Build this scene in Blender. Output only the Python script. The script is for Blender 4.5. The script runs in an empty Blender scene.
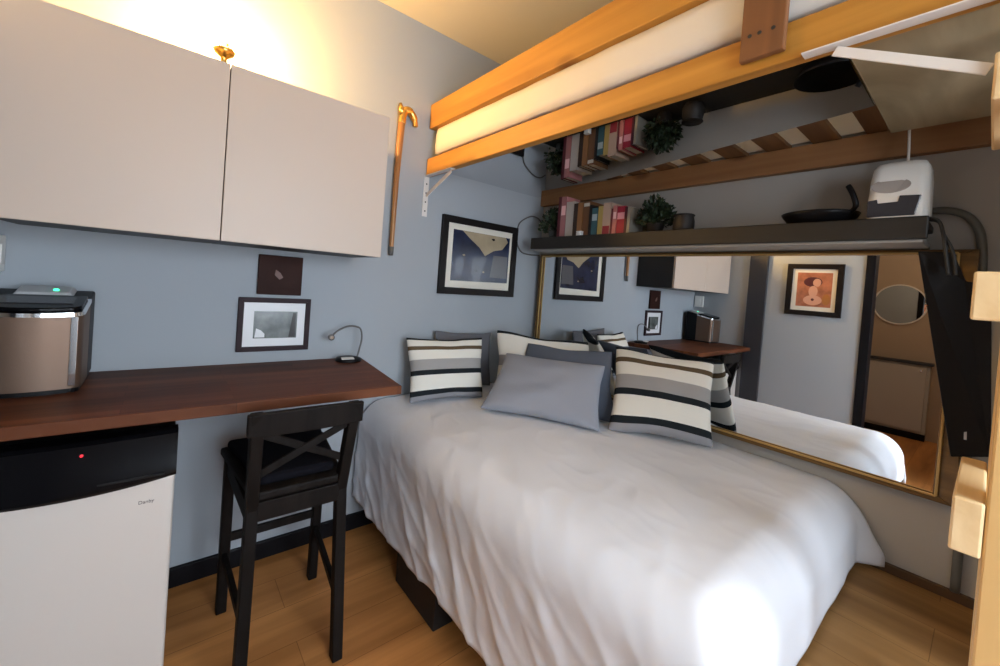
import bpy, bmesh, math, random
from mathutils import Vector, Matrix
PI = math.pi
random.seed(7)
SC = bpy.context.scene
COL = SC.collection

# ------------------------------------------------------------------ camera
yaw, pit, rol = math.radians(50.38), math.radians(-1.07), math.radians(4.31)
Fv = Vector((math.cos(yaw)*math.cos(pit), math.sin(yaw)*math.cos(pit), math.sin(pit)))
Rv = Vector((math.sin(yaw), -math.cos(yaw), 0)); Uv = Rv.cross(Fv)
R2 = Rv*math.cos(rol) + Uv*math.sin(rol); U2 = -Rv*math.sin(rol) + Uv*math.cos(rol)
cam = bpy.data.objects.new('camera', bpy.data.cameras.new('camera')); COL.objects.link(cam)
M = Matrix.Identity(4)
for i in range(3):
    M[i][0], M[i][1], M[i][2] = R2[i], U2[i], -Fv[i]
M[0][3], M[1][3], M[2][3] = -2.0733, -2.1272, 1.3693
cam.matrix_world = M
cam.data.sensor_width = 36; cam.data.lens = 36*408.74/1000
cam.data.shift_y = -0.0409; cam.data.clip_start = 0.02
SC.camera = cam

# ------------------------------------------------------------------ light
vs = SC.view_settings
vs.view_transform = 'Standard'; vs.look = 'None'; vs.gamma = 1; vs.use_curve_mapping = False
vs.exposure = 0.0
W = bpy.data.worlds.new('sky'); SC.world = W; W.use_nodes = True
W.node_tree.nodes['Background'].inputs[0].default_value = (0.62, 0.78, 1.0, 1)
W.node_tree.nodes['Background'].inputs[1].default_value = 2.5

def light(name, kind, loc, energy, color, size=0.1, size_y=None, aim=None):
    l = bpy.data.lights.new(name, kind); l.energy = energy; l.color = color
    if kind == 'AREA':
        l.shape = 'RECTANGLE'; l.size = size; l.size_y = size_y or size
    else:
        l.shadow_soft_size = size
    o = bpy.data.objects.new(name, l); COL.objects.link(o); o.location = loc
    if aim is not None:
        o.rotation_euler = (Vector(aim)-Vector(loc)).to_track_quat('-Z', 'Y').to_euler()
    return o
light('window_daylight', 'AREA', (-1.45, -3.70, 1.40), 82, (0.84, 0.92, 1.0), 1.5, 1.6, (-1.3, -.6, -.1))
light('table_lamp_light', 'POINT', (-1.95, -0.20, 2.225), 58, (1.0, 0.57, 0.18), 0.04)
light('bathroom_light', 'POINT', (-3.4, -1.9, 2.25), 12, (1.0, 0.74, 0.50), 0.1)

# ------------------------------------------------------------------ materials
def mat(name, color=(.8,.8,.8), rough=.6, metal=0., bump=0., bscale=40., spec=.5, coat=0., var=0., vscale=5.):
    m = bpy.data.materials.new(name); m.use_nodes = True
    nt = m.node_tree; b = nt.nodes['Principled BSDF']
    b.inputs['Base Color'].default_value = (*color, 1); b.inputs['Roughness'].default_value = rough
    b.inputs['Metallic'].default_value = metal; b.inputs['Specular IOR Level'].default_value = spec
    b.inputs['Coat Weight'].default_value = coat
    tc = nt.nodes.new('ShaderNodeTexCoord')
    if var:
        n = nt.nodes.new('ShaderNodeTexNoise'); n.inputs['Scale'].default_value = vscale; n.inputs['Detail'].default_value = 4
        nt.links.new(tc.outputs['Object'], n.inputs['Vector'])
        r = nt.nodes.new('ShaderNodeValToRGB')
        r.color_ramp.elements[0].position = .3; r.color_ramp.elements[1].position = .7
        r.color_ramp.elements[0].color = (*[c*(1-var) for c in color], 1); r.color_ramp.elements[1].color = (*[min(1, c*(1+var)) for c in color], 1)
        nt.links.new(n.outputs['Fac'], r.inputs['Fac']); nt.links.new(r.outputs['Color'], b.inputs['Base Color'])
    if bump:
        n = nt.nodes.new('ShaderNodeTexNoise'); n.inputs['Scale'].default_value = bscale; n.inputs['Detail'].default_value = 5
        nt.links.new(tc.outputs['Object'], n.inputs['Vector'])
        bp = nt.nodes.new('ShaderNodeBump'); bp.inputs['Strength'].default_value = bump; bp.inputs['Distance'].default_value = .01
        nt.links.new(n.outputs['Fac'], bp.inputs['Height']); nt.links.new(bp.outputs['Normal'], b.inputs['Normal'])
    return m

def wood(name, c1, c2, axis='x', rough=.5, scale=14., stretch=.06, coat=0., knots=True):
    m = bpy.data.materials.new(name); m.use_nodes = True
    nt = m.node_tree; b = nt.nodes['Principled BSDF']; b.inputs['Roughness'].default_value = rough; b.inputs['Coat Weight'].default_value = coat
    tc = nt.nodes.new('ShaderNodeTexCoord'); mp = nt.nodes.new('ShaderNodeMapping')
    s = [1., 1., 1.]; s['xyz'.index(axis)] = stretch
    mp.inputs['Scale'].default_value = s
    nt.links.new(tc.outputs['Object'], mp.inputs['Vector'])
    n = nt.nodes.new('ShaderNodeTexNoise'); n.inputs['Scale'].default_value = scale; n.inputs['Detail'].default_value = 6; n.inputs['Distortion'].default_value = .6
    nt.links.new(mp.outputs['Vector'], n.inputs['Vector'])
    r = nt.nodes.new('ShaderNodeValToRGB'); r.color_ramp.elements[0].position = .34; r.color_ramp.elements[1].position = .68
    r.color_ramp.elements[0].color = (*c1, 1); r.color_ramp.elements[1].color = (*c2, 1)
    nt.links.new(n.outputs['Fac'], r.inputs['Fac'])
    out = r.outputs['Color']
    if knots:
        mk = nt.nodes.new('ShaderNodeMapping'); sk = [5., 5., 5.]; sk['xyz'.index(axis)] = 2.2
        mk.inputs['Scale'].default_value = sk
        nt.links.new(tc.outputs['Object'], mk.inputs['Vector'])
        v = nt.nodes.new('ShaderNodeTexVoronoi'); v.inputs['Scale'].default_value = 1.
        nt.links.new(mk.outputs['Vector'], v.inputs['Vector'])
        rk = nt.nodes.new('ShaderNodeValToRGB'); rk.color_ramp.elements[0].position = .05; rk.color_ramp.elements[1].position = .16
        rk.color_ramp.elements[0].color = (.45, .35, .28, 1); rk.color_ramp.elements[1].color = (1, 1, 1, 1)
        nt.links.new(v.outputs['Distance'], rk.inputs['Fac'])
        mx = nt.nodes.new('ShaderNodeMix'); mx.data_type = 'RGBA'; mx.blend_type = 'MULTIPLY'; mx.inputs[0].default_value = 1
        nt.links.new(out, mx.inputs[6]); nt.links.new(rk.outputs['Color'], mx.inputs[7]); out = mx.outputs[2]
    nt.links.new(out, b.inputs['Base Color'])
    bp = nt.nodes.new('ShaderNodeBump'); bp.inputs['Strength'].default_value = .12; bp.inputs['Distance'].default_value = .004
    nt.links.new(n.outputs['Fac'], bp.inputs['Height']); nt.links.new(bp.outputs['Normal'], b.inputs['Normal'])
    return m

def planks(name, cols, axis='x', length=.9, width=.12, rough=.4, mortar=.002, grain=10., dark=(.02, .012, .006)):
    m = bpy.data.materials.new(name); m.use_nodes = True
    nt = m.node_tree; b = nt.nodes['Principled BSDF']; b.inputs['Roughness'].default_value = rough; b.inputs['Specular IOR Level'].default_value = .2
    tc = nt.nodes.new('ShaderNodeTexCoord'); mp = nt.nodes.new('ShaderNodeMapping')
    if axis == 'y': mp.inputs['Rotation'].default_value = (0, 0, PI/2)
    nt.links.new(tc.outputs['Object'], mp.inputs['Vector'])
    br = nt.nodes.new('ShaderNodeTexBrick'); br.inputs['Scale'].default_value = 1
    br.inputs['Brick Width'].default_value = length; br.inputs['Row Height'].default_value = width
    br.inputs['Mortar Size'].default_value = mortar; br.inputs['Mortar Smooth'].default_value = .3; br.inputs['Bias'].default_value = 0
    br.inputs['Color1'].default_value = (*cols[0], 1); br.inputs['Color2'].default_value = (*cols[1], 1); br.inputs['Mortar'].default_value = (*dark, 1)
    nt.links.new(mp.outputs['Vector'], br.inputs['Vector'])
    m2 = nt.nodes.new('ShaderNodeMapping'); m2.inputs['Scale'].default_value = (.09, 1, 1)
    nt.links.new(mp.outputs['Vector'], m2.inputs['Vector'])
    n = nt.nodes.new('ShaderNodeTexNoise'); n.inputs['Scale'].default_value = grain; n.inputs['Detail'].default_value = 6; n.inputs['Distortion'].default_value = .5
    nt.links.new(m2.outputs['Vector'], n.inputs['Vector'])
    r = nt.nodes.new('ShaderNodeValToRGB'); r.color_ramp.elements[0].position = .3; r.color_ramp.elements[1].position = .72
    r.color_ramp.elements[0].color = (.55, .5, .46, 1); r.color_ramp.elements[1].color = (1.25, 1.25, 1.25, 1)
    nt.links.new(n.outputs['Fac'], r.inputs['Fac'])
    mx = nt.nodes.new('ShaderNodeMix'); mx.data_type = 'RGBA'; mx.blend_type = 'MULTIPLY'; mx.inputs[0].default_value = 1
    nt.links.new(br.outputs['Color'], mx.inputs[6]); nt.links.new(r.outputs['Color'], mx.inputs[7])
    nt.links.new(mx.outputs[2], b.inputs['Base Color'])
    return m

def emit(name, color, strength):
    m = bpy.data.materials.new(name); m.use_nodes = True
    b = m.node_tree.nodes['Principled BSDF']; b.inputs['Base Color'].default_value = (*color, 1)
    b.inputs['Emission Color'].default_value = (*color, 1); b.inputs['Emission Strength'].default_value = strength
    return m

def stripes(name, bands):
    """woven stripes running across a cushion: bands = [(start fraction from the top, colour)] read from the V of its UV map"""
    m = bpy.data.materials.new(name); m.use_nodes = True
    nt = m.node_tree; b = nt.nodes['Principled BSDF']; b.inputs['Roughness'].default_value = .95; b.inputs['Specular IOR Level'].default_value = .1
    uv = nt.nodes.new('ShaderNodeUVMap'); sx = nt.nodes.new('ShaderNodeSeparateXYZ'); nt.links.new(uv.outputs['UV'], sx.inputs['Vector'])
    r = nt.nodes.new('ShaderNodeValToRGB'); cr = r.color_ramp; cr.interpolation = 'CONSTANT'
    cr.elements[0].position = 0; cr.elements[0].color = (*bands[0][1], 1)
    cr.elements[1].position = bands[1][0]; cr.elements[1].color = (*bands[1][1], 1)
    for p, c in bands[2:]:
        e = cr.elements.new(p); e.color = (*c, 1)
    nt.links.new(sx.outputs['Y'], r.inputs['Fac']); nt.links.new(r.outputs['Color'], b.inputs['Base Color'])
    tc = nt.nodes.new('ShaderNodeTexCoord'); n = nt.nodes.new('ShaderNodeTexNoise'); n.inputs['Scale'].default_value = 180
    nt.links.new(tc.outputs['Object'], n.inputs['Vector'])
    bp = nt.nodes.new('ShaderNodeBump'); bp.inputs['Strength'].default_value = .25; bp.inputs['Distance'].default_value = .004
    nt.links.new(n.outputs['Fac'], bp.inputs['Height']); nt.links.new(bp.outputs['Normal'], b.inputs['Normal'])
    return m

def glassy(name, rough=.02):
    return mat(name, (.9, .92, .93), rough, 1.0)

WALL = mat('wall_paint', (.375, .412, .448), .85, bump=.03, bscale=60, spec=.2)
WALLR = mat('wall_paint_warm_bounce', (.46, .437, .40), .85, bump=.03, bscale=60, spec=.2)  # warm bounce light on the right wall is put into its colour
WALLB = mat('bathroom_paint', (.44, .34, .25), .8, spec=.2)
CEIL = mat('ceiling_paint', (.68, .62, .48), .9, bump=.06, spec=.2)
BLACKTRIM = mat('black_trim', (.006, .006, .008), .5, bump=.03, spec=.15)
DARKTRIM = mat('dark_trim', (.030, .032, .040), .5, bump=.03)
FLOOR = planks('floor_laminate', ((.60, .27, .085), (.54, .235, .07)), 'x', 1.2, .19, .5, .0012, 8., (.26, .11, .035))
PLAT = planks('platform_laminate', ((.36, .20, .075), (.325, .175, .062)), 'y', 1.2, .19, .5, .0012, 8., (.2, .11, .04))
DESK = planks('butcher_block', ((.155, .052, .020), (.085, .026, .010)), 'x', .55, .048, .5, .0008, 16., (.05, .015, .008))
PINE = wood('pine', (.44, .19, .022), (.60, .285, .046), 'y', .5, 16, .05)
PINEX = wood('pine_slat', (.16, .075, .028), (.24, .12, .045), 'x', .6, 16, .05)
PINEDARK = wood('dark_pine', (.155, .06, .020), (.225, .09, .03), 'z', .55, 18, .05, knots=False)  # darker brown pine for the guard post
PINEZ = wood('pale_pine', (.62, .37, .13), (.78, .52, .22), 'z', .55, 16, .05, knots=False)
PINER = wood('pale_rung', (.72, .50, .25), (.86, .66, .38), 'x', .6, 16, .05, knots=False)
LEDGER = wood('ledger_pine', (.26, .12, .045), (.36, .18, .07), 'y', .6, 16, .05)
PLY = wood('plywood', (.24, .185, .10), (.42, .33, .20), 'x', .75, 7, .3, knots=False)
SHEET = mat('white_sheet', (.80, .76, .69), .9, bump=.25, bscale=14, spec=.1)
DUVET = mat('duvet_cotton', (.79, .82, .885), .9, bump=.10, bscale=11, spec=.1)
GREYP = mat('grey_cotton', (.31, .33, .38), .9, bump=.15, bscale=160, spec=.1)
SLATE = mat('slate_cotton', (.115, .135, .175), .9, bump=.15, bscale=160, spec=.1)
CHARC = mat('charcoal_cotton', (.14, .14, .155), .9, bump=.15, bscale=160, spec=.1)
CW, CB, CBR, CG, CT = (.80, .78, .71), (.018, .022, .026), (.12, .085, .05), (.30, .30, .32), (.36, .35, .34)
STRIPE = stripes('striped_weave', [(0, CB), (.05, CW), (.155, CBR), (.215, CW), (.37, CT), (.53, CB), (.605, CW), (.83, CB), (.91, CG)])
SHAM = stripes('sham_weave', [(0, CB), (.06, CW), (.40, CG), (.56, CW), (.9, CB)])
MIRROR = glassy('mirror_silver', .004)
SMOKE = mat('mirror_panel_silver', (.80, .80, .80), .02, 1.0)
GILTB = mat('gilt_bead', (.55, .36, .13), .35, .5)
GILT = wood('gilt_wood', (.13, .07, .022), (.24, .135, .045), 'y', .4, 30, .05, knots=False)
GILT.node_tree.nodes['Principled BSDF'].inputs['Metallic'].default_value = .35
BLACKWOOD = wood('black_brown_wood', (.005, .004, .0035), (.012, .0095, .0085), 'z', .6, 20, .05, knots=False)
BLACKWOOD.node_tree.nodes['Principled BSDF'].inputs['Specular IOR Level'].default_value = .12
SEATPAD = mat('seat_fabric', (.006, .006, .009), .95, bump=.2, bscale=150, spec=.1)
CABW = mat('cabinet_white', (.55, .465, .395), .45, bump=.01)
CABB = mat('cabinet_black', (.012, .012, .012), .5, bump=.02)
SHELF = wood('shelf_black', (.010, .0095, .009), (.018, .0165, .015), 'y', .6, 20, .05, knots=False)
SHELFG = mat('shelf_moulding', (.34, .33, .31), .5, bump=.03)
STEEL = mat('steel_brown_reflection', (.20, .135, .10), .5, .8, bump=.02, bscale=200)  # reflection of the brown room put into the base colour
CHROME = mat('chrome', (.85, .85, .86), .12, 1.0)
BLKPL = mat('black_plastic', (.005, .005, .006), .45, bump=.01, spec=.2)
BLKGL = mat('gloss_black_plastic', (.003, .003, .004), .2, spec=.12)
GREYPL = mat('grey_plastic', (.48, .49, .51), .4, bump=.01)
WHITEPL = mat('white_plastic', (.86, .85, .81), .4, bump=.01)
FRIDGE = mat('fridge_door', (.66, .63, .59), .4, .1, bump=.02, bscale=120)
SMOKEPL = mat('smoked_plastic', (.035, .035, .045), .15)
BRASS = mat('brass', (.80, .48, .13), .28, 1.0, bump=.05, bscale=60)
CANEW = wood('cane_wood', (.30, .12, .035), (.52, .25, .07), 'z', .3, 22, .06, knots=False)
PICBLK = mat('frame_black', (.010, .008, .008), .5, bump=.03, spec=.2)
PICPURP = mat('frame_plum', (.028, .014, .018), .55, bump=.03, spec=.2)
MATB = mat('picture_mat', (.78, .75, .66), .6)
MATW = mat('picture_mat_white', (.76, .77, .79), .35)
LEAF = mat('leaf_green', (.018, .036, .013), .6, var=.5, vscale=20)
POTD = mat('pot_dark', (.018, .014, .012), .6, bump=.05)
POTG = mat('pot_grey', (.12, .13, .13), .5, bump=.05)
METW = mat('white_metal', (.78, .74, .70), .45, bump=.02)
CONDUIT = mat('conduit_grey', (.17, .165, .145), .45, .3, bump=.02)
CORDB = mat('cord_black', (.02, .02, .02), .6, bump=.02)
CORDG = mat('cord_grey', (.12, .115, .11), .6, bump=.02)
PAPER = mat('paper_white', (.75, .74, .72), .7, bump=.02)
BULB = emit('bulb_glow', (1.0, .82, .5), 30)
GREENLED = emit('green_led', (.05, 1, .45), 3)
REDLED = emit('red_led', (1, .03, .05), .7)
GLASS = bpy.data.materials.new('window_glass'); GLASS.use_nodes = True
_b = GLASS.node_tree.nodes['Principled BSDF']; _b.inputs['Transmission Weight'].default_value = 1; _b.inputs['Roughness'].default_value = 0; _b.inputs['IOR'].default_value = 1.05
INK = mat('ink_grey', (.10, .09, .09), .5)

# ------------------------------------------------------------------ mesh helpers
def new(): return bmesh.new()
def box(bm, x0, x1, y0, y1, z0, z1, mi=0):
    vv = [bm.verts.new((x, y, z)) for x in (x0, x1) for y in (y0, y1) for z in (z0, z1)]
    for f in ((0,1,3,2), (4,6,7,5), (0,4,5,1), (2,3,7,6), (0,2,6,4), (1,5,7,3)):
        fc = bm.faces.new([vv[i] for i in f]); fc.material_index = mi
    return vv
def hexa(bm, b4, t4, mi=0):
    """a solid from four bottom points and four top points"""
    a = [bm.verts.new(p) for p in b4]; b = [bm.verts.new(p) for p in t4]
    fs = [bm.faces.new(a[::-1]), bm.faces.new(b)]
    for i in range(4): fs.append(bm.faces.new((a[i], a[(i+1)%4], b[(i+1)%4], b[i])))
    for f in fs: f.material_index = mi
def bar(bm, p, q, w, h, up=(0,0,1)):
    """straight bar of rectangular section from p to q"""
    p, q = Vector(p), Vector(q); d = (q-p).normalized(); u = Vector(up); s = d.cross(u).normalized(); u = s.cross(d)
    o = [s*w/2+u*h/2, -s*w/2+u*h/2, -s*w/2-u*h/2, s*w/2-u*h/2]
    hexa(bm, [p+i for i in o], [q+i for i in o])
def tube(bm, pts, r, n=10, cap=True):
    pts = [Vector(p) for p in pts]; rings = []
    rr = r if isinstance(r, (list, tuple)) else [r]*len(pts)
    nrm = None
    for i, p in enumerate(pts):
        d = (pts[min(i+1, len(pts)-1)]-pts[max(i-1, 0)]).normalized()
        if nrm is None:
            nrm = d.orthogonal().normalized()
        else:
            nrm = (nrm - d*nrm.dot(d))
            nrm = nrm.normalized() if nrm.length > 1e-6 else d.orthogonal().normalized()
        b = d.cross(nrm)
        rings.append([bm.verts.new(p + (nrm*math.cos(a)+b*math.sin(a))*rr[i]) for a in [2*PI*k/n for k in range(n)]])
    for a, b in zip(rings, rings[1:]):
        for k in range(n): bm.faces.new((a[k], a[(k+1)%n], b[(k+1)%n], b[k]))
    if cap:
        bm.faces.new(rings[0][::-1]); bm.faces.new(rings[-1])
def smooth_path(pts, n=6):
    pts = [Vector(p) for p in pts]; out = []
    for i in range(len(pts)-1):
        p0, p1, p2, p3 = pts[max(i-1,0)], pts[i], pts[i+1], pts[min(i+2, len(pts)-1)]
        for k in range(n):
            t = k/n
            out.append(.5*((2*p1)+(p2-p0)*t+(2*p0-5*p1+4*p2-p3)*t*t+(3*p1-p0-3*p2+p3)*t**3))
    return out+[pts[-1]]
def lathe(bm, prof, c, n=28, axis='z'):
    """prof = [(radius, height)], c = base centre"""
    rings = []
    for r, h in prof:
        ring = []
        for k in range(n):
            a = 2*PI*k/n; p = (r*math.cos(a), r*math.sin(a), h)
            if axis == 'y': p = (p[0], -p[2], p[1])
            if axis == 'x': p = (-p[2], p[0], p[1])
            ring.append(bm.verts.new((c[0]+p[0], c[1]+p[1], c[2]+p[2])))
        rings.append(ring)
    for a, b in zip(rings, rings[1:]):
        for k in range(n): bm.faces.new((a[k], a[(k+1)%n], b[(k+1)%n], b[k]))
    if prof[0][0] > 1e-5: bm.faces.new(rings[0][::-1])
    if prof[-1][0] > 1e-5: bm.faces.new(rings[-1])
def poly(bm, pts, mi=0):
    f = bm.faces.new([bm.verts.new(p) for p in pts]); f.material_index = mi; return f
def prism(bm, pts, off):
    off = Vector(off); a = [bm.verts.new(p) for p in pts]; b = [bm.verts.new(Vector(p)+off) for p in pts]
    bm.faces.new(a[::-1]); bm.faces.new(b)
    for i in range(len(a)): bm.faces.new((a[i], a[(i+1)%len(a)], b[(i+1)%len(a)], b[i]))

def tag(o, label=None, cat=None, group=None, kind=None):
    if label: o['label'] = label
    if cat: o['category'] = cat
    if group: o['group'] = group
    if kind: o['kind'] = kind
    return o
ORI = {}
def obj(name, bm, mats, parent=None, bevel=0, smooth=False, segs=2, fixn=True, origin=None, sharp=0):
    """link a bmesh given in world coordinates as one mesh object"""
    if fixn: bmesh.ops.recalc_face_normals(bm, faces=bm.faces[:])
    if parent is not None:
        loc = ORI[parent.name]
    else:
        vs_ = [v.co for v in bm.verts]
        loc = Vector(origin) if origin else Vector(((min(v.x for v in vs_)+max(v.x for v in vs_))/2, (min(v.y for v in vs_)+max(v.y for v in vs_))/2, min(v.z for v in vs_)))
    for v in bm.verts: v.co -= loc
    me = bpy.data.meshes.new(name); bm.to_mesh(me); bm.free()
    for m in (mats if isinstance(mats, (list, tuple)) else [mats]): me.materials.append(m)
    if smooth or sharp:
        for p in me.polygons: p.use_smooth = True
        if sharp: me.set_sharp_from_angle(angle=math.radians(sharp))
    o = bpy.data.objects.new(name, me); COL.objects.link(o)
    if parent is not None: o.parent = parent
    else: o.location = loc
    ORI[o.name] = loc.copy()
    if bevel:
        md = o.modifiers.new('bevel', 'BEVEL'); md.width = bevel; md.segments = segs; md.limit_method = 'ANGLE'; md.angle_limit = math.radians(40)
        md.harden_normals = False
    return o
def thing(name, label, cat, loc, group=None):
    o = bpy.data.objects.new(name, None); COL.objects.link(o); o.location = loc; o.empty_display_size = .05
    ORI[o.name] = Vector(loc)
    return tag(o, label, cat, group)
def struct(name, bm, m, bevel=0):
    return tag(obj(name, bm, m, bevel=bevel), kind='structure')
def bx(name, dims, m, parent=None, bevel=0, segs=2):
    bm = new(); box(bm, *dims); return obj(name, bm, m, parent, bevel, segs=segs)

# ------------------------------------------------------------------ the room
XB = .04          # face of the wall with the mirror
XC = -2.5         # face of the opposite wall
YD = -3.8         # wall behind the camera, with the window
ZC = 2.79
b = new(); box(b, -4.7, .24, YD-.2, .2, -.1, 0); struct('floor', b, FLOOR)
b = new(); box(b, -4.7, .24, YD-.2, .2, ZC, ZC+.1); struct('ceiling', b, CEIL)
b = new(); box(b, -2.62, .24, 0, .12, 0, ZC); struct('wall_back', b, WALL)
b = new(); box(b, XB, XB+.12, YD, 0, 0, ZC); struct('wall_right', b, WALLR)
b = new(); box(b, XC-.12, XC, -1.43, 0, 0, ZC); box(b, XC-.12, XC, YD, -2.36, 0, ZC); box(b, XC-.12, XC, -2.36, -1.43, 2.1, ZC)
struct('wall_left', b, WALL)
wx0, wx1, wz0, wz1 = -2.3, -.6, .45, 2.65
b = new(); box(b, XC-.12, wx0, YD-.12, YD, 0, ZC); box(b, wx1, XB+.12, YD-.12, YD, 0, ZC); box(b, wx0, wx1, YD-.12, YD, 0, wz0); box(b, wx0, wx1, YD-.12, YD, wz1, ZC)
struct('wall_front', b, WALL)
# the end of the loft bay is closed off by a short wall just past the ladder
b = new(); box(b, -.52, XB, -2.45, -2.35, 0, ZC); struct('wall_partition', b, WALL)
w = new()
for a in (wx0, (wx0+wx1)/2-.025, wx1-.05): box(w, a, a+.05, YD-.09, YD-.03, wz0, wz1)
for a in (wz0, wz1-.05): box(w, wx0+.05, wx1-.05, YD-.085, YD-.035, a, a+.05)
win = struct('window_1', w, METW)
g = new(); box(g, wx0+.05, wx1-.05, YD-.064, YD-.058, wz0+.05, wz1-.05); obj('pane', g, GLASS, win)
# bathroom seen through the doorway, by way of the mirror
b = new(); box(b, -4.62, -4.5, -3.0, -.8, 0, ZC); struct('wall_bathroom', b, WALLB)
b = new(); box(b, -4.62, XC-.12, -.9, -.8, 0, ZC); box(b, -4.62, XC-.12, -3.0, -2.9, 0, ZC); struct('wall_bathroom_side', b, WALLB)
b = new(); box(b, XC-.13, XC+.012, -1.48, -1.42, 0, 2.12); box(b, XC-.13, XC+.012, -2.37, -2.31, 0, 2.12); box(b, XC-.13, XC+.012, -2.31, -1.48, 2.06, 2.12)
struct('door_1', b, BLACKTRIM, .003)
b = new(); box(b, XC, XC+.035, -.70, -.54, .0, ZC); struct('trim_1', b, DARKTRIM, .004)
b = new(); box(b, XC, XB, -.018, 0, 0, .082); struct('baseboard_back', b, BLACKTRIM, .003)
b = new(); box(b, XB-.016, XB, -2.35, -1.84, .42, .452); struct('baseboard_right', b, mat('brown_trim', (.09, .045, .018), .5, bump=.03), .002)
b = new(); box(b, -1.215, XB, -2.35, -1.795, 0, .42); struct('platform', b, PLAT, .006)

# ------------------------------------------------------------------ wall cabinets with the lamp on top
CY = -.364
for x0, x1, lab in ((-2.459, -1.921, 'white wall cabinet over the fridge, left of the narrow gap between doors'),
                    (-1.919, -1.322, 'white wall cabinet over the stool, nearest the walking cane')):
    t = thing('wall_cabinet', lab, 'cabinet', ((x0+x1)/2, -.18, 1.45), 'white wall cabinets above the desk')
    bx('cabinet_body', (x0+.001, x1, CY+.022, -.001, 1.45, 2.072), CABB, t, .002)
    bx('door', (x0+.0005, x1-.0005, CY, CY+.019, 1.45, 2.074), CABW, t, .002)
t = thing('table_lamp', 'small brass lamp glowing on top of the white cabinets', 'lamp', (-1.935, -.27, 2.0745))
b = new(); lathe(b, [(.032, 0), (.032, .006), (.011, .016), (.009, .044), (.014, .052), (.030, .064), (.034, .074), (.029, .082), (.013, .085), (.011, .11)], (-1.935, -.27, 2.0745)); obj('lamp_base', b, BRASS, t, smooth=True)
b = new(); lathe(b, [(.001, 0), (.013, .003), (.014, .02), (.030, .05), (.034, .07), (.030, .092), (.016, .106), (.001, .109)], (-1.935, -.27, 2.18)); obj('bulb', b, BULB, t, smooth=True)

# ------------------------------------------------------------------ desk
b = new()
hexa(b, [(-2.498, -.61, .895), (-1.305, -.622, .895), (-1.245, -.003, .895), (-2.498, -.003, .895)],
        [(-2.498, -.61, .93), (-1.305, -.622, .93), (-1.245, -.003, .93), (-2.498, -.003, .93)])
t = obj('counter_desk', b, DESK, bevel=.003)
tag(t, 'long reddish-brown wooden counter desk fixed along the back wall', 'desk')

# ------------------------------------------------------------------ mini fridge
t = thing('mini_fridge', 'small fridge with pale door and black top band under the desk', 'fridge', (-2.25, -.26, 0))
bx('fridge_body', (-2.485, -2.015, -.445, -.03, .025, .828), BLKPL, t, .008)
bx('door', (-2.488, -2.012, -.50, -.447, .045, .69), FRIDGE, t, .010, 3)
b = new()
n = 24
prof = [(-.447, .832), (-.488, .832), (-.498, .822), (-.503, .745), (-.511, .715), (-.512, .700), (-.505, .690), (-.447, .690)]
rings = []
for i in range(n+1):
    s = i/n; x = -2.488+.478*s; bul = .014*(1-(2*s-1)**2)
    rings.append([b.verts.new((x, y-(bul if y < -.45 else 0), z-(.016*(1-(2*s-1)**2) if z < .72 else 0))) for y, z in prof])
for p, q in zip(rings, rings[1:]):
    for k in range(len(prof)): b.faces.new((p[k], p[(k+1)%len(prof)], q[(k+1)%len(prof)], q[k]))
b.faces.new(rings[0]); b.faces.new(rings[-1][::-1])
band = obj('top_band', b, BLKGL, t, sharp=35)
b = new(); lathe(b, [(.004, 0), (.004, .002), (.001, .003)], (-2.225, -.515, .797), 12, 'y'); obj('indicator_light', b, REDLED, band)
b = new(); box(b, -2.19, -2.04, -.524, -.506, .701, .708); obj('handle_lip', b, BLKPL, band, .002)
def text_mesh(name, s, size, loc, m, parent, depth=.0006, rot=(PI/2, 0, 0)):
    cu = bpy.data.curves.new(name+'_curve', 'FONT'); cu.body = s; cu.size = size; cu.extrude = depth
    tmp = bpy.data.objects.new(name+'_tmp', cu); COL.objects.link(tmp); bpy.context.view_layer.update()
    me = bpy.data.meshes.new_from_object(tmp.evaluated_get(bpy.context.evaluated_depsgraph_get()))
    bpy.data.objects.remove(tmp); bpy.data.curves.remove(cu)
    b = new(); b.from_mesh(me); bpy.data.meshes.remove(me)
    R = Matrix.Translation(loc) @ Matrix.Rotation(rot[2], 4, 'Z') @ Matrix.Rotation(rot[0], 4, 'X')
    bmesh.ops.transform(b, matrix=R, verts=b.verts[:])
    return obj(name, b, m, parent, fixn=False)
text_mesh('badge_lettering', 'Danby', .0145, (-2.098, -.5008, .6135), INK, t)
for x in (-2.45, -2.05):
    for y in (-.42, -.08):
        b = new(); lathe(b, [(.018, 0), (.018, .02), (.012, .027)], (x, y, 0), 14); obj('foot', b, BLKPL, t)
b = new(); lathe(b, [(.006, 0), (.006, .02)], (-2.018, -.475, .025), 10); obj('hinge_pin', b, CHROME, t)

# ------------------------------------------------------------------ bar stool with cross back
t = thing('bar_stool', 'black-brown wooden bar stool with cross back tucked under the desk', 'stool', (-1.68, -.48, 0))
def leg(p, q, w=.036):
    b = new(); bar(b, p, q, w, w, (0, 1, 0)); return obj('leg', b, BLACKWOOD, t, .004)
leg((-1.835, -.262, 0), (-1.838, -.285, .626)); leg((-1.497, -.262, 0), (-1.500, -.285, .626))
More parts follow.
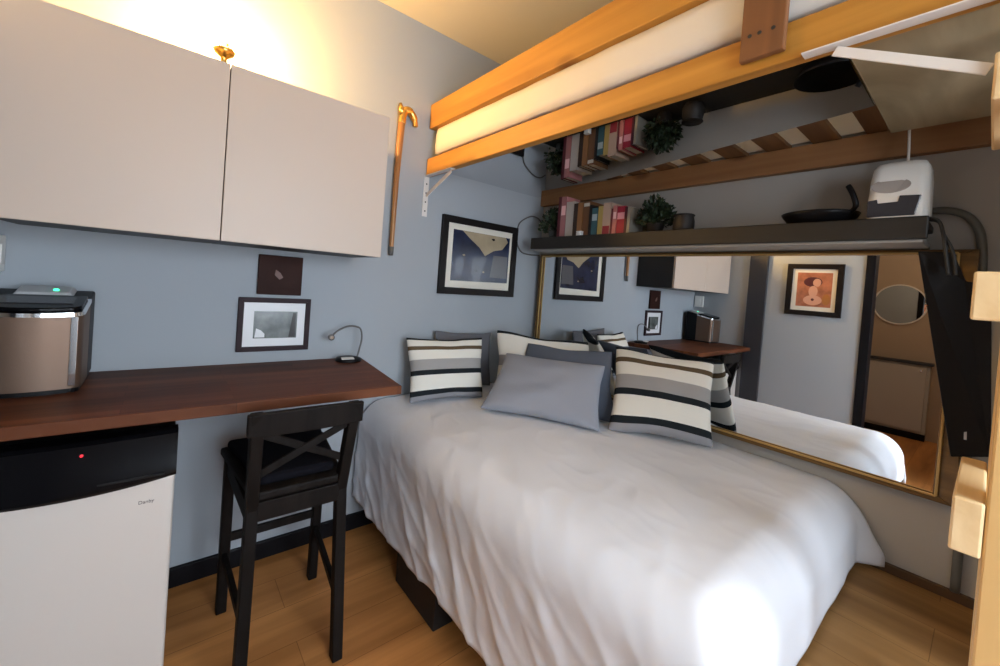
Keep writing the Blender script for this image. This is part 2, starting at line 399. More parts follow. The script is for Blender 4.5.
# rear legs run on up into the back posts
for xa, xb, xc in ((-1.835, -1.822, -1.832), (-1.535, -1.545, -1.535)):
    b = new()
    P = [(xa, -.715, 0), (xb, -.672, .60), (xc, -.735, .925)]; h = .018
    rings = [[b.verts.new((p[0]+i*h, p[1]+j*h*1.1, p[2])) for i, j in ((-1,-1), (1,-1), (1,1), (-1,1))] for p in P]
    for p, q in zip(rings, rings[1:]):
        for k in range(4): b.faces.new((p[k], p[(k+1)%4], q[(k+1)%4], q[k]))
    b.faces.new(rings[0][::-1]); b.faces.new(rings[-1])
    obj('leg', b, BLACKWOOD, t, .004)
b = new(); hexa(b, [(-1.825, -.69, .626), (-1.54, -.69, .626), (-1.485, -.25, .626), (-1.868, -.25, .626)], [(-1.825, -.69, .656), (-1.54, -.69, .656), (-1.485, -.25, .656), (-1.868, -.25, .656)])
obj('seat', b, BLACKWOOD, t, .008)
b = new(); hexa(b, [(-1.800, -.655, .657), (-1.563, -.655, .657), (-1.50, -.262, .657), (-1.852, -.262, .657)], [(-1.798, -.65, .690), (-1.565, -.65, .690), (-1.505, -.27, .690), (-1.848, -.27, .690)])
obj('seat_pad', b, SEATPAD, t, .014, segs=3)
b = new()
N = 12
for z0, z1, y0, y1 in ((.855, .925, -.733, -.733),):
    pr = []
    for i in range(N+1):
        s = i/N; x = -1.858+.35*s; bow = -.016*(1-(2*s-1)**2); lift = .006*(1-(2*s-1)**2)
        pr.append([b.verts.new((x, y0-.011+bow, z0)), b.verts.new((x, y0+.011+bow, z0)), b.verts.new((x, y0+.007+bow, z1+lift)), b.verts.new((x, y0-.015+bow, z1+lift))])
    for p, q in zip(pr, pr[1:]):
        for k in range(4): b.faces.new((p[k], p[(k+1)%4], q[(k+1)%4], q[k]))
    b.faces.new(pr[0]); b.faces.new(pr[-1][::-1])
obj('top_rail', b, BLACKWOOD, t, .004)
for p, q, dy in (((-1.815, -.694, .715), (-1.55, -.722, .852), 0), ((-1.55, -.694, .715), (-1.815, -.722, .852), .008)):
    b = new(); bar(b, (p[0], p[1]+dy, p[2]), (q[0], q[1]+dy, q[2]), .010, .024, (0, 0, 1)); obj('cross_slat', b, BLACKWOOD, t, .002)
b = new(); bar(b, (-1.81, -.683, .594), (-1.555, -.683, .594), .022, .062); obj('apron', b, BLACKWOOD, t, .003)
b = new(); bar(b, (-1.825, -.28, .594), (-1.51, -.28, .594), .022, .062); obj('apron', b, BLACKWOOD, t, .003)
for xa, xb in ((-1.828, -1.837), (-1.545, -1.500)):
    b = new(); bar(b, (xa, -.66, .594), (xb, -.30, .594), .022, .062); obj('apron', b, BLACKWOOD, t, .003)
    b = new(); bar(b, (xa, -.69, .235), (xb, -.28, .235), .018, .030); obj('stretcher', b, BLACKWOOD, t, .003)
b = new(); bar(b, (-1.825, -.273, .30), (-1.51, -.273, .30), .018, .032); obj('stretcher', b, BLACKWOOD, t, .003)

# ------------------------------------------------------------------ countertop ice maker
t = thing('ice_maker', 'countertop ice maker with brushed steel front on the desk', 'ice maker', (-2.37, -.18, .93))
def rounded(x0, x1, yf, yb, r, n=6, bulge=.012):
    pts = [(x0, yb), (x0, yf+r)]
    for i in range(1, n+1):
        a = PI+PI/2*i/n; pts.append((x0+r+r*math.cos(a), yf+r+r*math.sin(a)))
    for i in range(1, 8):
        s = i/8; pts.append((x0+r+(x1-x0-2*r)*s, yf-bulge*(1-(2*s-1)**2)))
    for i in range(0, n+1):
        a = -PI/2+PI/2*i/n; pts.append((x1-r+r*math.cos(a), yf+r+r*math.sin(a)))
    pts.append((x1, yb)); return pts
def extr(outline, z0, z1f):
    b = new(); a = [b.verts.new((x, y, z0)) for x, y in outline]; c = [b.verts.new((x, y, z1f(y))) for x, y in outline]
    b.faces.new(a[::-1]); b.faces.new(c)
    for i in range(len(a)): b.faces.new((a[i], a[(i+1)%len(a)], c[(i+1)%len(a)], c[i]))
    return b
slope = lambda y: 1.178+(y+.315)*.20
fr = rounded(-2.485, -2.257, -.312, -.155, .03)
obj('steel_shell', extr(fr, .945, slope), STEEL, t, sharp=35)
bk = [(-2.485, -.045), (-2.485, -.154), (-2.257, -.154), (-2.257, -.045)]
obj('rear_housing', extr(bk, .945, lambda y: slope(y)+.003), BLKPL, t, .006)
obj('base', extr(rounded(-2.480, -2.262, -.306, -.05, .03), .93, lambda y: .944), BLKPL, t)
rim = rounded(-2.487, -2.255, -.315, -.156, .03)
b = new(); lo = [b.verts.new((x, y, slope(y)-.008)) for x, y in rim]; hi = [b.verts.new((x, y, slope(y)+.004)) for x, y in rim]
b.faces.new(lo[::-1]); b.faces.new(hi)
for i in range(len(lo)): b.faces.new((lo[i], lo[(i+1)%len(lo)], hi[(i+1)%len(lo)], hi[i]))
obj('chrome_rim', b, CHROME, t, sharp=35)
lid = rounded(-2.478, -2.264, -.300, -.16, .026)
b = new(); lo = [b.verts.new((x, y, slope(y)+.0045)) for x, y in lid]; hi = [b.verts.new((x, y, slope(y)+.016)) for x, y in lid]
b.faces.new(lo[::-1]); b.faces.new(hi)
for i in range(len(lo)): b.faces.new((lo[i], lo[(i+1)%len(lo)], hi[(i+1)%len(lo)], hi[i]))
ld = obj('lid', b, BLKGL, t, .003)
b = new(); hexa(b, [(-2.455, -.265, slope(-.265)+.0162), (-2.287, -.265, slope(-.265)+.0162), (-2.287, -.19, slope(-.19)+.0162), (-2.455, -.19, slope(-.19)+.0162)],
                   [(-2.452, -.262, slope(-.265)+.0185), (-2.29, -.262, slope(-.265)+.0185), (-2.29, -.193, slope(-.19)+.0185), (-2.452, -.193, slope(-.19)+.0185)]); obj('lid_window', b, SMOKEPL, ld)
b = new(); hexa(b, [(-2.44, -.15, 1.216), (-2.30, -.15, 1.216), (-2.30, -.06, 1.234), (-2.44, -.06, 1.234)], [(-2.43, -.142, 1.232), (-2.31, -.142, 1.232), (-2.31, -.07, 1.25), (-2.43, -.07, 1.25)])
cp = obj('control_panel', b, GREYPL, t, .004)
b = new(); lathe(b, [(.007, 0), (.007, .004), (.004, .006)], (-2.345, -.118, 1.237), 12); obj('indicator_light', b, GREENLED, cp)
b = new(); bar(b, (-2.2755, -.3155, .955), (-2.2755, -.3155, slope(-.31)-.009), .016, .004, (0, 1, 0)); obj('chrome_strip', b, CHROME, t, .001)

# ------------------------------------------------------------------ gooseneck lamp on the desk end
t = thing('desk_lamp', 'small gooseneck lamp with dark base at the right end of the desk', 'lamp', (-1.335, -.085, .93))
b = new(); lathe(b, [(.060, 0), (.062, .006), (.056, .016), (.030, .022), (.001, .023)], (-1.335, -.085, .93)); obj('lamp_base', b, BLKPL, t, smooth=True)
b = new(); tube(b, smooth_path([(-1.290, -.08, .945), (-1.280, -.08, .99), (-1.272, -.08, 1.04), (-1.280, -.08, 1.086), (-1.305, -.08, 1.102), (-1.35, -.082, 1.103), (-1.395, -.086, 1.083), (-1.42, -.09, 1.062)]), .0045, 8); obj('gooseneck', b, CORDG, t, smooth=True)
b = new(); lathe(b, [(.008, -.012), (.014, 0), (.015, .014), (.012, .016), (.004, .014)], (-1.430, -.092, 1.053), 16, 'y'); hd = obj('lamp_head', b, CORDG, t, smooth=True)
b = new(); lathe(b, [(.0095, 0), (.0095, .002)], (-1.430, -.107, 1.053), 14, 'y'); obj('lens', b, CHROME, hd)
b = new(); hexa(b, [(-1.385, -.135, .947), (-1.325, -.140, .947), (-1.322, -.112, .951), (-1.380, -.108, .951)], [(-1.385, -.135, .951), (-1.325, -.140, .951), (-1.322, -.112, .955), (-1.380, -.108, .955)]); obj('pale_switch_plate', b, PAPER, t, .001)

# ------------------------------------------------------------------ framed pictures
def frame_y(name, label, x0, x1, z0, z1, w, depth, fm):
    """a frame on the back wall, in the plane y = const"""
    t = thing(name, label, 'picture', ((x0+x1)/2, -depth/2, z0))
    b = new(); o = [(x0, z0), (x1, z0), (x1, z1), (x0, z1)]; i = [(x0+w, z0+w), (x1-w, z0+w), (x1-w, z1-w), (x0+w, z1-w)]
    for k in range(4):
        j = (k+1) % 4
        hexa(b, [(o[k][0], -.001, o[k][1]), (o[j][0], -.001, o[j][1]), (i[j][0], -.001, i[j][1]), (i[k][0], -.001, i[k][1])],
                [(o[k][0], -depth, o[k][1]), (o[j][0], -depth, o[j][1]), (i[j][0], -depth, i[j][1]), (i[k][0], -depth, i[k][1])])
    obj('frame', b, fm, t, .002)
    return t
NAVY = mat('print_navy', (.014, .022, .055), .25, coat=.15, var=.5, vscale=9)
BEIGE = mat('print_beige', (.40, .33, .22), .25, coat=.15, var=.15, vscale=9)
GREYREFL = mat('reflection_grey', (.11, .11, .12), .25, coat=.15)  # colour of the reflection painted over the print
DARKSP = mat('print_dark', (.02, .015, .015), .2)
t = frame_y('framed_picture', 'black framed navy and beige abstract print on the back wall beside the shelf', -.806, -.208, 1.288, 1.763, .042, .024, PICBLK)
bx('mat_board', (-.765, -.249, -.010, -.004, 1.329, 1.722), MATB, t)
b = new(); Y = -.0105
poly(b, [(-.722, Y, 1.372), (-.268, Y, 1.380), (-.268, Y, 1.684), (-.722, Y, 1.686)], 0)
poly(b, [(-.655, Y-.0004, 1.685), (-.305, Y-.0004, 1.684), (-.285, Y-.0004, 1.655), (-.33, Y-.0004, 1.60), (-.40, Y-.0004, 1.585), (-.47, Y-.0004, 1.545), (-.52, Y-.0004, 1.595), (-.60, Y-.0004, 1.645)], 1)
poly(b, [(-.42, Y-.0004, 1.41), (-.278, Y-.0004, 1.41), (-.278, Y-.0004, 1.555), (-.40, Y-.0004, 1.555)], 2)  # grey reflection in the picture glass, drawn as a flat patch
poly(b, [(-.428, Y-.0008, 1.662), (-.402, Y-.0008, 1.666), (-.395, Y-.0008, 1.655), (-.412, Y-.0008, 1.648)], 3)
for cx_, cz_ in ((-.635, 1.535), (-.475, 1.44)):
    poly(b, [(cx_-.012, Y-.0008, cz_), (cx_, Y-.0008, cz_-.006), (cx_+.012, Y-.0008, cz_), (cx_, Y-.0008, cz_+.007)], 1)
obj('print', b, [NAVY, BEIGE, GREYREFL, DARKSP], t, fixn=False)
t = frame_y('framed_photograph', 'plum framed small photograph with wide white mat above the desk', -1.809, -1.510, .983, 1.228, .022, .018, PICPURP)
bx('mat_board', (-1.789, -1.530, -.009, -.003, 1.003, 1.208), MATW, t)
PH = mat('photo_grey', (.10, .115, .11), .25, coat=.15, var=.6, vscale=14)
b = new(); Y = -.0095
poly(b, [(-1.746, Y, 1.042), (-1.566, Y, 1.042), (-1.566, Y, 1.166), (-1.746, Y, 1.166)], 0)
poly(b, [(-1.740, Y-.0004, 1.046), (-1.70, Y-.0004, 1.046), (-1.70, Y-.0004, 1.062), (-1.715, Y-.0004, 1.078), (-1.735, Y-.0004, 1.088)], 1)
poly(b, [(-1.60, Y-.0004, 1.046), (-1.572, Y-.0004, 1.046), (-1.572, Y-.0004, 1.16), (-1.585, Y-.0004, 1.16)], 2)
obj('photo', b, [PH, MATW, DARKSP], t, fixn=False)
t = thing('wall_plaque', 'small square dark brown plaque on the wall above the white-matted photograph', 'plaque', (-1.65, -.012, 1.244))
bx('panel', (-1.742, -1.558, -.020, -.001, 1.244, 1.425), mat('plaque_brown', (.030, .009, .006), .6, bump=.1, var=.3, spec=.15), t, .003)
b = new(); prism(b, [(-1.672, -.0205, 1.36), (-1.652, -.0205, 1.345), (-1.640, -.0205, 1.325), (-1.655, -.0205, 1.315), (-1.675, -.0205, 1.335)], (0, -.002, 0)); obj('motif', b, mat('motif_pink', (.16, .075, .06), .5), t)
# picture on the opposite wall (seen in the mirror)
t = thing('framed_art', 'black framed reddish figure print on the wall opposite the mirror', 'picture', (-2.49, -1.073, 1.297))
x = XC; b = new(); w_ = .045
o = [(-1.283, 1.297), (-.863, 1.297), (-.863, 1.769), (-1.283, 1.769)]; i_ = [(-1.283+w_, 1.297+w_), (-.863-w_, 1.297+w_), (-.863-w_, 1.769-w_), (-1.283+w_, 1.769-w_)]
for k in range(4):
    j = (k+1) % 4
    hexa(b, [(x+.001, *o[k]), (x+.001, *o[j]), (x+.001, *i_[j]), (x+.001, *i_[k])], [(x+.024, *o[k]), (x+.024, *o[j]), (x+.024, *i_[j]), (x+.024, *i_[k])])
obj('frame', b, PICBLK, t, .002)
bx('mat_board', (x+.004, x+.010, -1.24, -.906, 1.34, 1.726), MATB, t)
RED1, RED2, RED3, RED4 = mat('print_rose', (.42, .16, .09), .3, var=.45, vscale=12), mat('print_maroon', (.10, .03, .035), .3), mat('print_blush', (.62, .34, .24), .3), mat('print_rust', (.40, .17, .05), .3)
b = new(); xx = x+.0105
def ell(cy_, cz_, ry, rz, mi, dx): poly(b, [(xx+dx, cy_+ry*math.cos(2*PI*k/20), cz_+rz*math.sin(2*PI*k/20)) for k in range(20)], mi)
poly(b, [(xx, -1.205, 1.38), (xx, -.945, 1.38), (xx, -.945, 1.69), (xx, -1.205, 1.69)], 0)
ell(-1.065, 1.605, .07, .045, 1, .0003); ell(-1.095, 1.60, .030, .036, 2, .0006); ell(-1.07, 1.52, .034, .05, 2, .0004); ell(-1.07, 1.44, .07, .045, 2, .0003); ell(-1.07, 1.445, .012, .012, 1, .0009); ell(-1.17, 1.45, .03, .05, 3, .0003)
obj('print', b, [RED1, RED2, RED3, RED4], t, fixn=False)

# ------------------------------------------------------------------ walking cane and wall box
t = thing('walking_cane', 'walking cane with a brass hooked handle hung beside the cabinets', 'cane', (-1.115, -.025, 1.49))
b = new(); tube(b, [(-1.122, -.025, 1.497), (-1.122, -.025, 1.535), (-1.121, -.025, 1.9), (-1.112, -.025, 2.20), (-1.110, -.025, 2.235)], [.011, .0125, .0155, .019, .019], 12); obj('shaft', b, CANEW, t, smooth=True)
b = new(); tube(b, [(-1.122, -.025, 1.483), (-1.122, -.025, 1.53)], [.0125, .0140], 12); obj('ferrule', b, CORDG, t, smooth=True)
b = new(); tube(b, smooth_path([(-1.112, -.025, 2.20), (-1.108, -.025, 2.245), (-1.095, -.025, 2.272), (-1.07, -.025, 2.276), (-1.048, -.025, 2.258), (-1.033, -.025, 2.225), (-1.031, -.025, 2.205)]), [.021]*12+[.0225]*8+[.019]*8+[.014]*8+[.007], 12)
tube(b, [(-1.112, -.025, 2.24), (-1.122, -.025, 2.28), (-1.126, -.025, 2.305)], [.019, .016, .007], 10)
obj('handle', b, BRASS, t, smooth=True)
b = new(); tube(b, [(-1.117, -.012, 2.13), (-1.117, -.001, 2.13)], .006, 8); obj('wall_hook', b, BRASS, t)
t = thing('wall_switch', 'pale wall switch box in the left corner above the ice maker', 'switch', (-2.49, -.06, 1.288))
bx('switch_plate', (XC+.0005, XC+.020, -.105, -.012, 1.288, 1.408), WHITEPL, t, .004)
bx('rocker', (XC+.020, XC+.024, -.078, -.040, 1.315, 1.38), WHITEPL, t, .002)

# ------------------------------------------------------------------ bed
t = thing('bed', 'low bed with dark base hidden under the white duvet', 'bed', (-.58, -.9, 0))
bx('base', (-1.16, .02, -1.78, -.03, .20, .32), mat('bed_base', (.02, .017, .015), .7, bump=.05), t, .01)
bx('mattress', (-1.19, .025, -1.785, -.025, .322, .635), SHEET, t, .04, 4)
for x in (-.95, -.1):
    for y in (-1.65, -.15):
        bx('leg', (x, x+.07, y-.035, y+.035, 0, .20), BLACKWOOD, t, .004)
t = thing('storage_box', 'black box on the floor under the left side of the bed', 'box', (-1.12, -.65, 0))
bx('box_body', (-1.20, -.98, -.82, -.485, 0, .165), mat('box_black', (.010, .010, .011), .6, bump=.05), t, .004)
bx('lid', (-1.205, -.975, -.825, -.48, .166, .19), BLKPL, t, .004)

from mathutils import noise
def vn(x, y, z=0): return noise.noise(Vector((x, y, z)))
TOP = .69
b = new()
Wd, Ln, r = 1.25, 1.825, .13
Dx, Dy = .50, .252
def prof_(s, W, r, D):
    """distance along the cloth -> (horizontal run, drop)"""
    if s <= W-r: return s, 0.
    a = (s-(W-r))/r
    if a <= PI/2: return W-r+r*math.sin(a), r*(1-math.cos(a))
    return W, r+(s-(W-r)-r*PI/2)
Smax = (Wd-r)+r*PI/2+(Dx-r); Tmax = (Ln-r)+r*PI/2+(Dy-r)
NS, NT = 150, 170
grid = []
for i in range(NS+1):
    s = Smax*i/NS; row = []
    px, dx = prof_(s, Wd, r, Dx)
    for j in range(NT+1):
        tt = Tmax*j/NT; py, dy = prof_(tt, Ln, r, Dy)
        x = .02-px; y = -.022-py; drop = max(dx, dy)
        if dy > .0 and dx > .0: drop = (dx**3+dy**3)**(1/3)
        z = TOP-drop
        # side folds grow towards the hem
        if dx > .02:
            g = min(1, dx/.35)
            ph = y*15+dx*9+2.4*vn(y*2.1, dx*1.5, 3.)
            amp = .25+.75*abs(vn(y*1.9+4, 2.))
            x -= g*(.020*amp*(1-abs(math.sin(ph)))**2+.014*vn(y*3.2+dx*5, dx*3, 1.)+.007*(1-abs(vn(y*8+dx*10, dx*5, 5.)))**5+.005)
            z += .02*g*vn(y*5, 8.)
        if dy > .02:
            g = min(1, dy/.22)
            y -= g*(.002*math.sin(x*19+2.*vn(x*3, dy*3, 7.))+.005*vn(x*8, dy*3, 5.)+.012)
            if px < .06: y -= g*.07*(1-px/.06)*min(1., dy/.2)
        if x > -1.215 and y < -1.775: z = max(z, .434)
        # soft crown and creases on top
        k = max(0, 1-drop/.15)
        crown = .016*(1-((px/Wd)*2-1)**2)
        crease = .007*vn(x*2.2, y*1.9, 2.)+.0035*vn(x*6+y*3, y*5-x*4, 4.)+.0022*(1-abs(vn(x*7-y*5, y*4+x*6, 6.)))**6
        z += k*(crown+crease)
        if drop > .1: x -= .002*vn(y*22, z*12, 2.)
        row.append(b.verts.new((x, y, z)))
    grid.append(row)
for i in range(NS):
    for j in range(NT): b.faces.new((grid[i][j], grid[i+1][j], grid[i+1][j+1], grid[i][j+1]))
duv = obj('duvet', b, DUVET, smooth=True)
sd = duv.modifiers.new('thickness', 'SOLIDIFY'); sd.thickness = .008; sd.offset = -1
tag(duv, 'crumpled white duvet spread over the bed and hanging off its sides', 'duvet')

def pillow(name, label, BL, BR, TR, TL, th, m, n=26, group=None, seed=0):
    """a stuffed cushion from its four corners; thickness swells between pinched corners"""
    BL, BR, TR, TL = map(Vector, (BL, BR, TR, TL))
    N = ((BR-BL).cross(TL-BL)).normalized()
    b = new(); uvl = b.loops.layers.uv.new('UVMap'); lay = []
    for side in (1, -1):
        g = []
        for i in range(n+1):
            row = []
            for j in range(n+1):
                u, v = i/n, j/n
                # pull the middle of each edge in a little
                pu = u+(.5-u)*.06*(math.sin(PI*v)+.5*vn(v*3+seed, seed))*2*abs(u-.5); pv = v+(.5-v)*.08*(math.sin(PI*u)+.6*vn(u*3+seed, seed+5))*2*abs(v-.5)
                P = (BL*(1-pu)+BR*pu)*(1-pv)+(TL*(1-pu)+TR*pu)*pv
                e = (4*u*(1-u))**.46*(4*v*(1-v))**.46
                wob = .20*vn(u*2.4+seed, v*2.4, side)+.10*vn(u*5+seed*3, v*6, side)
                P += N*side*th/2*e*(1+wob)
                row.append(b.verts.new(P))
            g.append(row)
        lay.append(g)
        for i in range(n):
            for j in range(n):
                q = [(i, j), (i+1, j), (i+1, j+1), (i, j+1)]
                if side < 0: q = q[::-1]
                f = b.faces.new([g[a][c] for a, c in q])
                for lp, (a, c) in zip(f.loops, q): lp[uvl].uv = (a/n, 1-c/n)
    bmesh.ops.remove_doubles(b, verts=b.verts[:], dist=.0004)
    o = obj(name, b, m, smooth=True, fixn=False, origin=(BL+BR)/2)
    o.modifiers.new('sub', 'SUBSURF').levels = 1; o.modifiers['sub'].render_levels = 1
    return tag(o, label, 'pillow' if name == 'pillow' else 'cushion', group)
Zp = .705
pillow('cushion', 'striped cushion leaning on the back wall at the head of the bed, nearest the desk', (-1.045, -.205, Zp), (-.605, -.275, Zp), (-.555, -.165, 1.045), (-1.035, -.085, 1.045), .13, STRIPE, seed=1)
pillow('pillow', 'charcoal pillow upright against the back wall behind the left striped cushion', (-.84, -.085, Zp), (-.40, -.085, Zp), (-.40, -.05, 1.06), (-.83, -.045, 1.075), .06, CHARC, seed=2)
pillow('cushion', 'white and grey striped sham pillow standing in the corner by the mirror', (-.52, -.25, .71), (-.08, -.72, .71), (-.035, -.56, 1.06), (-.43, -.13, 1.085), .11, SHAM, seed=3)
pillow('pillow', 'slate grey pillow behind the pale grey pillow in the middle', (-.56, -.42, Zp), (-.27, -.955, Zp), (-.17, -.83, 1.055), (-.34, -.33, 1.03), .09, SLATE, seed=4)
pillow('pillow', 'pale grey pillow in front of the pillow pile, middle of bed', (-.79, -.47, .722), (-.475, -1.005, .718), (-.265, -.86, .99), (-.535, -.36, .985), .13, GREYP, seed=5)
pillow('cushion', 'striped cushion leaning against the mirror on the right side of the bed', (-.395, -.98, Zp), (-.135, -1.37, Zp), (-.045, -1.31, 1.085), (-.16, -.83, 1.085), .12, STRIPE, seed=6)

# ------------------------------------------------------------------ wall mirror
t = thing('wall_mirror', 'large gilt framed mirror on the right wall behind the bed', 'mirror', (.0, -1.05, .735))
bx('mirror_glass', (0., .006, -2.035, -.083, .768, 1.588), MIRROR, t)
b = new(); fo = [(-2.085, .741), (-.054, .741), (-.054, 1.604), (-2.085, 1.604)]; fi = [(-2.032, .768), (-.086, .768), (-.086, 1.586), (-2.032, 1.586)]
for k in range(4):
    j = (k+1) % 4
    hexa(b, [(.036, *fo[k]), (.036, *fo[j]), (.036, *fi[j]), (.036, *fi[k])], [(-.010, *fo[k]), (-.010, *fo[j]), (-.003, *fi[j]), (-.003, *fi[k])])
obj('frame', b, GILT, t, .003)
b = new()
ring = [(-2.040, .762), (-.081, .762), (-.081, 1.591), (-2.040, 1.591)]
for k in range(4): bar(b, (-.012, *ring[k]), (-.012, *ring[(k+1)%4]), .008, .007, (1, 0, 0))
obj('frame_bead', b, GILTB, t, .002)

# ------------------------------------------------------------------ long shelf and what stands on it
ZS = 1.69
t = thing('wall_shelf', 'long black shelf above the wall mirror', 'shelf', (-.09, -1.06, 1.60))
bx('board', (-.188, XB-.001, -1.972, -.155, 1.665, ZS), SHELF, t, .004)
bx('fascia', (-.206, -.1885, -1.978, -.150, 1.617, 1.692), SHELF, t, .005)
bx('moulding', (-.1880, XB-.001, -1.968, -.160, 1.608, 1.630), SHELFG, t, .004)

def shrub(name, label, c, rad, hgt, potr, poth, nleaf, pm, ylo, yhi):
    t = thing(name, label, 'plant', (c[0], c[1], ZS))
    b = new(); lathe(b, [(potr*.75, 0), (potr, poth), (potr*1.06, poth+.004), (potr*.9, poth+.004), (potr*.85, poth-.01)], (c[0], c[1], ZS), 20); obj('pot', b, pm, t, smooth=True)
    b = new()
    for k in range(nleaf):
        a = random.uniform(0, 2*PI); el = random.uniform(.05, 1.35); rr = random.uniform(.45, 1.0)
        d = Vector((math.cos(a)*math.cos(el)*rad, math.sin(a)*math.cos(el)*rad, math.sin(el)*hgt))*rr
        p0 = Vector((c[0], c[1], ZS+poth*.9)); p = p0+d
        p.x = min(p.x, XB-.012); p.y = min(max(p.y, ylo+.036), yhi-.036)
        L = random.uniform(.018, .034); w = L*.32; dn = (d.normalized()+Vector((random.uniform(-.6,.6), random.uniform(-.6,.6), random.uniform(-.5,.3)))).normalized()
        s = dn.orthogonal().normalized(); s.rotate(Matrix.Rotation(random.uniform(0, PI), 3, dn)); q = p+dn*L
        if q.x > XB-.004: q.x = XB-.004
        m1 = p+dn*L*.5
        poly(b, [p, m1+s*w, q, m1-s*w])
        if k % 6 == 0: tube(b, [p0+Vector((d.x*.1, d.y*.1, 0)), p0+d*.55+Vector((0, 0, .01)), p], .0011, 4)
    obj('foliage', b, LEAF, t, fixn=False)
shrub('potted_plant', 'small potted plant left of the books at the shelf end', (-.075, -.235), .10, .155, .042, .055, 560, POTG, -.325, -.12)
shrub('potted_plant', 'bushy potted plant right of the row of books', (-.085, -.965), .095, .145, .045, .055, 620, POTD, -1.07, -.856)

# (y of left edge, y of right edge, height, colour, lean, band)
BK = [(-.326, -.350, .262, (.10, .012, .02), 'thin dark red book at the left end of the row', None),
      (-.353, -.393, .258, (.42, .17, .17), 'tall pink book second from the left end of the row', None),
      (-.395, -.457, .222, (.50, .45, .40), 'thick pale cream book left of the brown books', None),
      (-.459, -.488, .205, (.05, .028, .020), 'dark brown book between the cream and the tan book', None),
      (-.490, -.528, .208, (.30, .14, .05), 'tan book with orange-brown spine near the row middle', None),
      (-.530, -.578, .210, (.17, .075, .03), 'brown book with a white band at the top of its spine', (.180, .200, (.62, .58, .50))),
      (-.580, -.595, .185, (.015, .012, .012), 'thin black book left of the teal book', None),
      (-.597, -.638, .165, (.04, .11, .13), 'short teal book left of the yellow book', None),
      (-.640, -.674, .172, (.46, .34, .10), 'yellow book between teal and cream-pink books', None),
      (-.676, -.728, .186, (.52, .36, .27), 'cream-pink book with dark red lower spine', (.0, .055, (.28, .02, .035))),
      (-.730, -.742, .150, (.17, .02, .03), 'thin maroon book left of the salmon book', None),
      (-.744, -.768, .165, (.55, .20, .18), 'salmon book beside the thick crimson book', None),
      (-.770, -.820, .158, (.34, .012, .035), 'thick crimson book near the right end of the row', None),
      (-.822, -.834, .150, (.08, .01, .02), 'thin dark maroon book right of the crimson book', None),
      (-.836, -.853, .150, (.30, .27, .22), 'thin greyish book at the right end of the row', None)]
for ya, yb, h, c, lab, band in BK:
    dp = .125+.02*random.random(); xf = -.150-.008*random.random(); xb = xf+dp
    t = thing('book', lab, 'book', ((xf+xb)/2, (ya+yb)/2, ZS), 'books on the long shelf')
    cm = mat('book_cover', c, .5, bump=.03)
    b = new(); ct = .0022
    box(b, xf, xb, yb, yb+ct, ZS, ZS+h); box(b, xf, xb, ya-ct, ya, ZS, ZS+h); box(b, xf-.001, xf+.002, yb, ya, ZS, ZS+h)
    cv = obj('cover', b, cm, t)
    bx('pages', (xf+.003, xb-.004, yb+ct+.0002, ya-ct-.0002, ZS+.003, ZS+h-.004), MATB, t)
    tc_ = [min(1, .35+v*1.5) for v in c]
    z0, z1, c2 = band if band else (h*.55, h*.78, tc_)
    if ya-yb > .02 and (band or random.random() < .45):
        bx('spine_band', (xf-.0016, xf-.0010, yb+.003, ya-.003, ZS+z0, ZS+z1), mat('spine_print', c2, .5), t)
t = thing('trinket_box', 'tiny white box on the shelf in front of the tan book', 'box', (-.175, -.535, ZS))
bx('box_body', (-.190, -.163, -.552, -.518, ZS, ZS+.022), PAPER, t, .003); bx('lid', (-.191, -.162, -.553, -.517, ZS+.0225, ZS+.031), PAPER, t, .003)
t = thing('planter_pot', 'small dark pot on the shelf right of the bushy plant', 'pot', (-.10, -1.13, ZS))
b = new(); lathe(b, [(.040, 0), (.050, .02), (.050, .055), (.044, .082), (.046, .090), (.040, .090), (.036, .06), (.001, .055)], (-.10, -1.125, ZS), 26); obj('pot_body', b, POTD, t, smooth=True)
b = new(); lathe(b, [(.0465, .0), (.050, .004), (.0465, .008)], (-.10, -1.125, ZS+.0835), 26); obj('rim', b, POTD, t, smooth=True)
t = thing('frying_pan', 'black frying pan on the shelf beside the dehumidifier', 'pan', (-.085, -1.675, ZS))
b = new(); lathe(b, [(.085, 0), (.092, .002), (.118, .036), (.125, .048), (.121, .049), (.088, .006), (.001, .005)], (-.085, -1.665, ZS), 36); obj('pan_body', b, BLKPL, t, smooth=True)
b = new(); tube(b, smooth_path([(-.13, -1.765, ZS+.040), (-.15, -1.785, ZS+.06), (-.155, -1.778, ZS+.095), (-.150, -1.765, ZS+.125), (-.148, -1.758, ZS+.137)]), [.008]*6+[.009]*19, 10); obj('handle', b, BLKPL, t, smooth=True)

t = thing('dehumidifier', 'small white dehumidifier with smoked tank at the right end of the shelf', 'dehumidifier', (-.10, -1.895, ZS))
y0, y1, x0, x1 = -1.972, -1.818, -.180, -.030
b = new()
rings = []
for z, ins, xs in ((0, .004, 0), (.01, 0, 0), (.06, 0, .0), (.14, .002, .004), (.18, .006, .010), (.198, .015, .020), (.207, .030, .036)):
    pts = []
    for cx_, cy_, a0 in ((x1-.03, y1-.03, 0), (x0+.03, y1-.03, PI/2), (x0+.03, y0+.03, PI), (x1-.03, y0+.03, PI*1.5)):
        for k in range(5):
            a = a0+PI/2*k/4; px_, py_ = cx_+.03*math.cos(a), cy_+.03*math.sin(a)
            mx_, my_ = (x0+x1)/2, (y0+y1)/2
            px_ = mx_+(px_-mx_)*(1-ins/.07)+(xs*.6 if px_ < mx_ else 0); py_ = my_+(py_-my_)*(1-ins/.07)
            pts.append(b.verts.new((px_, py_, ZS+z)))
    rings.append(pts)
